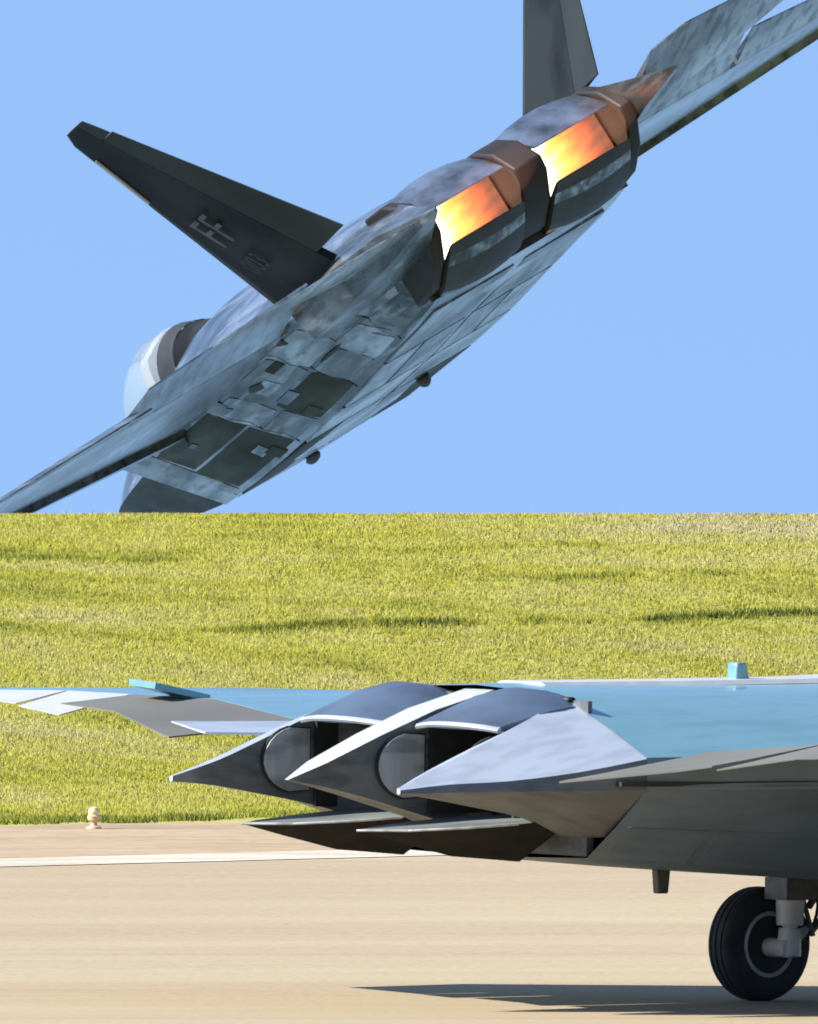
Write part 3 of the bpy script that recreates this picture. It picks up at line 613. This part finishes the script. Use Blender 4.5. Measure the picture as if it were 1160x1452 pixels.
# spine ridge, antenna, mast, light strip, belly seams
mesh_obj('spine_ridge', *loft([[(x, .30, z - .012), (x, .24, z + .02), (x, -.24, z + .02), (x, -.30, z - .012)] for x, z in ((2.3, 2.465), (3.5, 2.468), (5, 2.48), (7, 2.55), (9, 2.65))]), M['t_lip'], tf)
bevel(mesh_obj('blade_antenna', *prism([(4.40, 0, 2.44), (4.41, 0, 2.62), (4.50, 0, 2.62), (4.56, 0, 2.44)], (0, 1, 0), .12), M['t_top'], tf), .015)
bevel(mesh_obj('drain_mast', *prism([(3.66, 0, 1.05), (3.68, 0, .86), (3.78, 0, .86), (3.80, 0, 1.05)], (0, 1, 0), .07), M['hose'], tf), .012)
mesh_obj('side_light', *prism([(1.95, -1.66, 1.46), (2.35, -1.68, 1.46), (2.33, -1.69, 1.51), (1.98, -1.68, 1.51)], (0, .6, .6), .05), M['t_lip'], tf)
def tside(x, t):   # lower slanted side, starboard
    k = [float(np.interp(x, [r[0] for r in tr_], [r[q] for r in tr_])) for q in range(9)]
    return Vector((x, -(k[4] + (k[7] - k[4]) * t), k[6] + (k[8] - k[6]) * t - .02 * (1 - abs(2 * t - 1))))
for x0, x1, t0, t1, m_ in ((1.95, 2.7, .5, .95, 't_low'), (2.8, 4.6, .10, .46, 't_low'), (2.8, 4.6, .5, .95, 't_low'), (4.7, 6.2, .10, .46, 't_low'), (4.7, 6.2, .5, .95, 't_low')):
    pts = [(x0, t0), (x1, t0), (x1 + .08, t1), (x0 + .08, t1)]
    for sd in (1, -1):
        P = [tside(*p) for p in pts]; P = [Vector((p.x, p.y * sd, p.z)) for p in P]; nn = Vector((0, -sd * .7, -.75)).normalized()
        plate('access_panel', [p - nn * .02 for p in P], [p + nn * .008 for p in P], M[m_], tf)

for sd in (1, -1):
    plate('edge_seam', *[[Vector((x_, sd * (y_ + q_), z_)) for x_, y_, z_ in ((1.6, 2.0, 1.80), (3.0, 2.17, 1.80), (5.5, 2.33, 1.81), (5.5, 2.33, 1.775), (3.0, 2.17, 1.765), (1.6, 2.0, 1.765))] for q_ in (-.05, .012)], M['seam'], tf)  # thin dark strip along the lower wing edge

# nozzle block: outer fairings, centre divider, flaps, ducts
for sd in (1, -1):
    def s_(x, pts): return [(x, sd * y, z) for y, z in pts]
    rings = [s_(-.02, [(1.32, 1.735), (1.33, 1.74), (1.36, 1.725), (1.36, 1.70), (1.34, 1.69), (1.32, 1.70)]),
             s_(.35, [(1.22, 1.86), (1.28, 1.87), (1.48, 1.77), (1.50, 1.71), (1.40, 1.67), (1.22, 1.66)]),
             s_(.8, [(1.20, 2.03), (1.27, 2.04), (1.66, 1.80), (1.68, 1.72), (1.48, 1.61), (1.20, 1.59)]),
             s_(1.32, [(1.19, 2.22), (1.22, 2.235), (1.85, 1.87), (1.87, 1.73), (1.5, 1.53), (1.19, 1.50)]),
             s_(1.88, [(1.0, 2.40), (1.03, 2.405), (2.005, 1.975), (2.015, 1.735), (1.5, 1.36), (1.0, 1.34)])]
    rings = [[tuple(p) for p in r.reshape(6, 3)] for r in densify([np.array(q_).ravel() for q_ in rings], 3)]; v, f = loft(rings); lowf = [i for i, q_ in enumerate(f) if len(q_) == 4 and sum(v[a_][2] for a_ in q_) / 4 < 1.725 + .0 or False]
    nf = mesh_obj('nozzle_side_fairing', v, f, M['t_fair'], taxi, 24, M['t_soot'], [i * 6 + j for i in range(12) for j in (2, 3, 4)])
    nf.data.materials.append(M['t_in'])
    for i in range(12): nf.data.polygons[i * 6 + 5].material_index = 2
    # inner face: hinge disc and dark edge
    disc = [(1.08 + .33 * math.cos(a), sd * 1.175, 1.86 + .25 * math.sin(a)) for a in np.linspace(math.pi * .58, math.pi * 1.42, 12)] + [(1.19, sd * 1.175, 1.63), (1.19, sd * 1.175, 2.09)]
    mesh_obj('hinge_disc', *prism(disc, (0, 1, 0), .03), M['t_disc'], nf)
    rim = [(1.08 + .345 * math.cos(a), sd * 1.185, 1.86 + .262 * math.sin(a)) for a in np.linspace(math.pi * .58, math.pi * 1.42, 12)] + [(1.21, sd * 1.185, 1.62), (1.21, sd * 1.185, 2.10)]
    mesh_obj('hinge_recess', *prism(rim, (0, 1, 0), .02), M['seam'], nf)
prof = [(0, 1.755), (.30, 1.885), (.8, 2.09), (1.32, 2.28), (1.9, 2.43), (1.9, 1.22), (1.3, 1.46), (.62, 1.63), (.3, 1.70)]
k = len(prof); wd = [.02, .12, .15, .165, .17, .17, .165, .14, .10]
v = [(x, q, z) for (x, z), q in zip(prof, wd)] + [(x, -q, z) for (x, z), q in zip(prof, wd)]
cd_ = mesh_obj('nozzle_divider', v, [tuple(range(k)), tuple(range(2 * k - 1, k - 1, -1))] + [(i, i + k, (i + 1) % k + k, (i + 1) % k) for i in range(k)], M['t_in'], taxi, 20, M['t_lip'], [2, 3, 4, 5])
for sd in (1, -1):
    disc = [(1.08 + .33 * math.cos(a), sd * .178, 1.86 + .25 * math.sin(a)) for a in np.linspace(math.pi * .58, math.pi * 1.42, 12)] + [(1.19, sd * .178, 1.63), (1.19, sd * .178, 2.09)]
    mesh_obj('hinge_disc', *prism(disc, (0, 1, 0), .03), M['t_disc'], cd_)
    rim = [(1.08 + .345 * math.cos(a), sd * .172, 1.86 + .262 * math.sin(a)) for a in np.linspace(math.pi * .58, math.pi * 1.42, 12)] + [(1.21, sd * .172, 1.62), (1.21, sd * .172, 2.10)]
    mesh_obj('hinge_recess', *prism(rim, (0, 1, 0), .02), M['seam'], cd_)
for sd in (1, -1):
    yc = sd * .68
    rings = []; TT = np.linspace(-1, 1, 9)
    for x, zo, zi, hw, ar in ((1.98, 2.40, 2.25, .50, .13), (1.86, 2.45, 2.24, .51, .13), (1.68, 2.465, 2.22, .51, .13), (1.46, 2.42, 2.20, .51, .12), (1.26, 2.34, 2.18, .50, .09), (1.10, 2.26, 2.165, .49, .05), (1.02, 2.215, 2.155, .48, .03)):
        rings.append([(x + .10 * t * t, yc + hw * t, zo - ar * abs(t) ** 2.2) for t in TT] + [(x + .10 * t * t, yc + hw * t, min(zi, zo - ar * abs(t) ** 2.2 - .03)) for t in TT[::-1]])
    uf = mesh_obj('upper_flap', *loft(rings), M['t_pet'], taxi, 50)
    lr = [[(1.0 + .10 * t * t + dx, yc + .48 * t, 2.185 - .03 * abs(t) ** 2.2 + dz) for dx, dz in ((0, .022), (-.015, 0), (0, -.018), (.05, -.018), (.05, .03))] for t in TT]
    mesh_obj('flap_lip', *loft(lr), M['t_fair'], uf, 50)
    bevel(mesh_obj('flap_hinge', *box(1.82, 1.90, yc - .44, yc + .44, 2.36, 2.405), M['seam'], uf), .02)
    # lower flap: pointed petal, pale inside, dark outside
    # a pointed leaf with a keel: pale inner face, dark outer faces
    ol = [(.38, .30), (.62, -.02), (.92, -.36), (1.30, -.50), (1.86, -.50), (1.96, -.15), (1.93, .30), (1.62, .52), (1.05, .50), (.62, .42)]
    v = [(x, yc + y, 1.375 + .07 * (x - .38) + .03 * abs(y)) for x, y in ol] + [(1.60, yc - .16, 1.155), (1.15, yc + .10, 1.19), (.75, yc + .22, 1.29)]
    f = [tuple(range(10)), (0, 12, 1), (1, 12, 11, 2), (2, 11, 3), (3, 11, 10, 4), (4, 10, 5), (5, 10, 6), (6, 10, 7), (7, 10, 11, 8), (8, 11, 12, 9), (9, 12, 0)]
    lf = mesh_obj('lower_flap', v, f, M['t_lowflap'], taxi, 15, M['soot'], list(range(1, 11)))
    bevel(mesh_obj('flap_rim', *join(*[tube(v[i], v[i + 1], .010, .010, 6) for i in range(0, 3)]), M['t_disc'], lf), .003)
    d_ = join(box(1.25, 4.2, yc - .50, yc - .47, 1.5, 2.2), box(1.25, 4.2, yc + .47, yc + .50, 1.5, 2.2), box(1.9, 4.2, yc - .47, yc + .47, 1.46, 1.5), box(1.9, 4.2, yc - .47, yc + .47, 2.19, 2.23), box(4.15, 4.2, yc - .47, yc + .47, 1.5, 2.19))
    mesh_obj('exhaust_duct', *d_, M['black'], taxi)
mesh_obj('aft_bulkhead', *join(box(1.86, 1.9, -1.3, 1.3, 2.23, 2.38), box(1.87, 1.94, -1.30, 1.30, 1.21, 1.46)), M['t_soot'], taxi)

# wings with drooped and raised control surfaces
for sd in (1, -1):
    st = [((9.5, sd * 2.2, 2.0), (.9, sd * 2.05, 2.0), .22), ((8.4, sd * 3.0, 2.07), (1.25, sd * 3.0, 2.08), .18), ((7.2, sd * 4.0, 2.18), (1.6, sd * 4.0, 2.20), .14), ((5.2, sd * 6.0, 2.19), (2.25, sd * 6.0, 2.20), .10), ((3.9, sd * 7.6, 2.16), (2.75, sd * 7.6, 2.16), .05)]
    wg = mesh_obj('wing', *surface(st, (0, 0, 1), 0, .82), M['t_top'], taxi, 30)
    def ls(a, b_, t): return (Vector(a[0]).lerp(Vector(b_[0]), t), Vector(a[1]).lerp(Vector(b_[1]), t), a[2] * (1 - t) + b_[2] * t)
    mesh_obj('inner_elevon', *surface([ls(st[0], st[1], .02), ls(st[0], st[1], .8)] if sd > 0 else [ls(st[0], st[1], .02), st[1], ls(st[1], st[2], .3)], (0, 0, 1), .823, 1, hinge=(1.0 if sd > 0 else 7.5)), M['t_fair' if sd > 0 else 't_flap'], wg, 30)
    mesh_obj('middle_elevon', *surface([ls(st[0], st[1], .84), st[1], st[2], ls(st[2], st[3], .55)] if sd > 0 else [ls(st[1], st[2], .34), st[2], ls(st[2], st[3], .55)], (0, 0, 1), .823, 1, hinge=(-4.5 if sd > 0 else 9)), M['t_flap'], wg, 30)
    mesh_obj('outer_elevon', *surface([ls(st[2], st[3], .58), st[3]], (0, 0, 1), .823, 1, hinge=-sd * 12), M['t_lip'], wg, 30)
    mesh_obj('wing_tip', *surface([ls(st[3], st[4], .03), st[4]], (0, 0, 1), .823, 1, hinge=-sd * 10), M['t_lip'], wg, 30)
    mesh_obj('spoiler', *prism([(2.75, sd * 4.25, 2.21), (2.9, sd * 4.75, 2.21), (2.35, sd * 4.75, 2.32), (2.2, sd * 4.25, 2.31)], (.2, 0, .97), .05), M['t_top'], wg)

# landing gear
def leg(x, y, r, ins):
    """one main gear; ins: which side of the wheel the leg stands on"""
    g = bpy.data.objects.new('landing_gear', None); COL.objects.link(g); g.parent = taxi; g.location = (0, 0, 0)
    w_ = .13
    ty = mesh_obj('tyre', *lathe((x, y, r), (0, 1, 0), [(r * .56, -w_ * .9), (r * .72, -w_ * 1.0), (r * .88, -w_ * .98), (r * .96, -w_ * .82), (r * .99, -w_ * .58), (r * .992, -w_ * .52), (r * .972, -w_ * .50), (r * .972, -w_ * .42), (r * .996, -w_ * .40), (r, -w_ * .08), (r * .976, -w_ * .06), (r * .976, w_ * .06), (r, w_ * .08), (r * .996, w_ * .40), (r * .972, w_ * .42), (r * .972, w_ * .50), (r * .992, w_ * .52), (r * .99, w_ * .58), (r * .96, w_ * .82), (r * .88, w_ * .98), (r * .72, w_), (r * .56, w_ * .9)], 56), M['rubber'], g, 40)
    mesh_obj('rim', *lathe((x, y, r), (0, 1, 0), [(r * .50, ins * w_ * .35), (r * .50, ins * w_ * .95), (r * .53, ins * w_ * 1.04), (r * .575, ins * w_ * .98), (r * .575, ins * w_ * .5)], 48), M['rim'], g, 30)
    mesh_obj('hub', *lathe((x, y, r), (0, 1, 0), [(.02, ins * w_ * .8), (r * .17, ins * w_ * .8), (r * .2, ins * w_ * .55), (r * .34, ins * w_ * .45), (r * .49, ins * w_ * .30), (r * .49, -ins * w_ * .3)], 32), M['hose'], g, 30)
    for i in range(9):
        a = 2 * math.pi * i / 9; c = Vector((x + math.cos(a) * r * .36, y + ins * w_ * .42, r + math.sin(a) * r * .36))
        mesh_obj('wheel_bolt', *tube(c, c + Vector((0, ins * .04, 0)), .022, .018, 8), M['rim'], g)
    yl = y + ins * .30
    bevel(mesh_obj('strut', *join(tube((x + .05, yl, 1.12), (x + .05, yl, .60), .125, .105, 20), tube((x + .05, yl, .62), (x + .05, yl, .55), .06, .06, 16)), M['white'], g, 40), .008)
    bevel(mesh_obj('axle_fork', *join(tube((x + .05, yl, .58), (x + .04, yl, .36), .085, .10, 16), tube((x, yl + ins * .06, r - .02), (x, y, r - .02), .075, .075, 16), tube((x + .08, yl, .50), (x + .30, yl - ins * .02, .58), .055, .03, 10)), M['white'], g, 40), .008)
    mesh_obj('torque_link', *join(tube((x + .14, yl, .66), (x + .30, yl, .57), .022, .02, 8), tube((x + .30, yl, .57), (x + .10, yl, .44), .022, .022, 8), tube((x + .28, yl, .56), (x + .75, yl, .98), .028, .028, 10), tube((x + .1, yl + ins * .05, .9), (x + .22, yl + ins * .08, .52), .02, .02, 8)), M['hose'], g)
    hz_ = [Vector((x + .16 + .10 * math.sin(q_ * 3.1), yl + ins * (.10 - .03 * q_), 1.0 - .5 * q_)) for q_ in np.linspace(0, 1, 9)]
    mesh_obj('brake_hose', *join(*[tube(hz_[i], hz_[i + 1], .014, .014, 7) for i in range(8)]), M['rubber'], g)
    mesh_obj('gear_collar', *join(box(x - .10, x + .26, yl - .13, yl + .13, .80, .97), tube((x + .24, yl, .74), (x + .42, yl, .97), .03, .03, 8)), M['hose'], g)
    return g
for o in taxi.children: o.location.z += .06
leg(6.03, 1.5, .445, -1); leg(6.03, -1.5, .445, 1)
ng = bpy.data.objects.new('nose_gear', None); COL.objects.link(ng); ng.parent = taxi
for yy in (.17, -.17): mesh_obj('tyre', *lathe((13.5, yy, .3), (0, 1, 0), [(.12, -.07), (.24, -.08), (.29, -.06), (.3, 0), (.29, .06), (.24, .08), (.12, .07)], 36), M['rubber'], ng, 40)
mesh_obj('strut', *join(tube((13.5, 0, .3), (13.5, 0, 1.3), .05, .08, 14), tube((13.5, -.2, .3), (13.5, .2, .3), .05, .05, 12)), M['white'], ng, 40)

# ------------------------------------------------------------------ small marker at the verge
ex, ed = (133 - 580) / 33000 * 226.6, 226.6
ez = 0.015 * (ed - 180) + .002
MKS = .6
mk = empty('edge_marker', 'small pale peach marker light standing where the grass meets the verge', 'marker light', Matrix.Translation((ex, ed, ez)))
mk.scale = (MKS, MKS, MKS)
M['peach'] = mat('marker_peach', (0.70, 0.47, 0.28), 0.5, col2=(0.6, 0.4, 0.25), scale=(9, 9, 9))
M['amber'] = mat('marker_lens', (0.80, 0.72, 0.36), 0.25, col2=(0.7, 0.6, 0.3), scale=(9, 9, 9))
mesh_obj('base', *lathe((0, 0, 0), (0, 0, 1), [(.13, 0), (.12, .03), (.06, .05), (.045, .12)], 20), M['peach'], mk)
mesh_obj('body', *lathe((0, 0, 0), (0, 0, 1), [(.05, .12), (.10, .14), (.11, .20), (.09, .22)], 20), M['peach'], mk)
mesh_obj('lens', *lathe((0, 0, 0), (0, 0, 1), [(.085, .22), (.095, .28), (.07, .34), (.02, .36)], 20), M['amber'], mk)
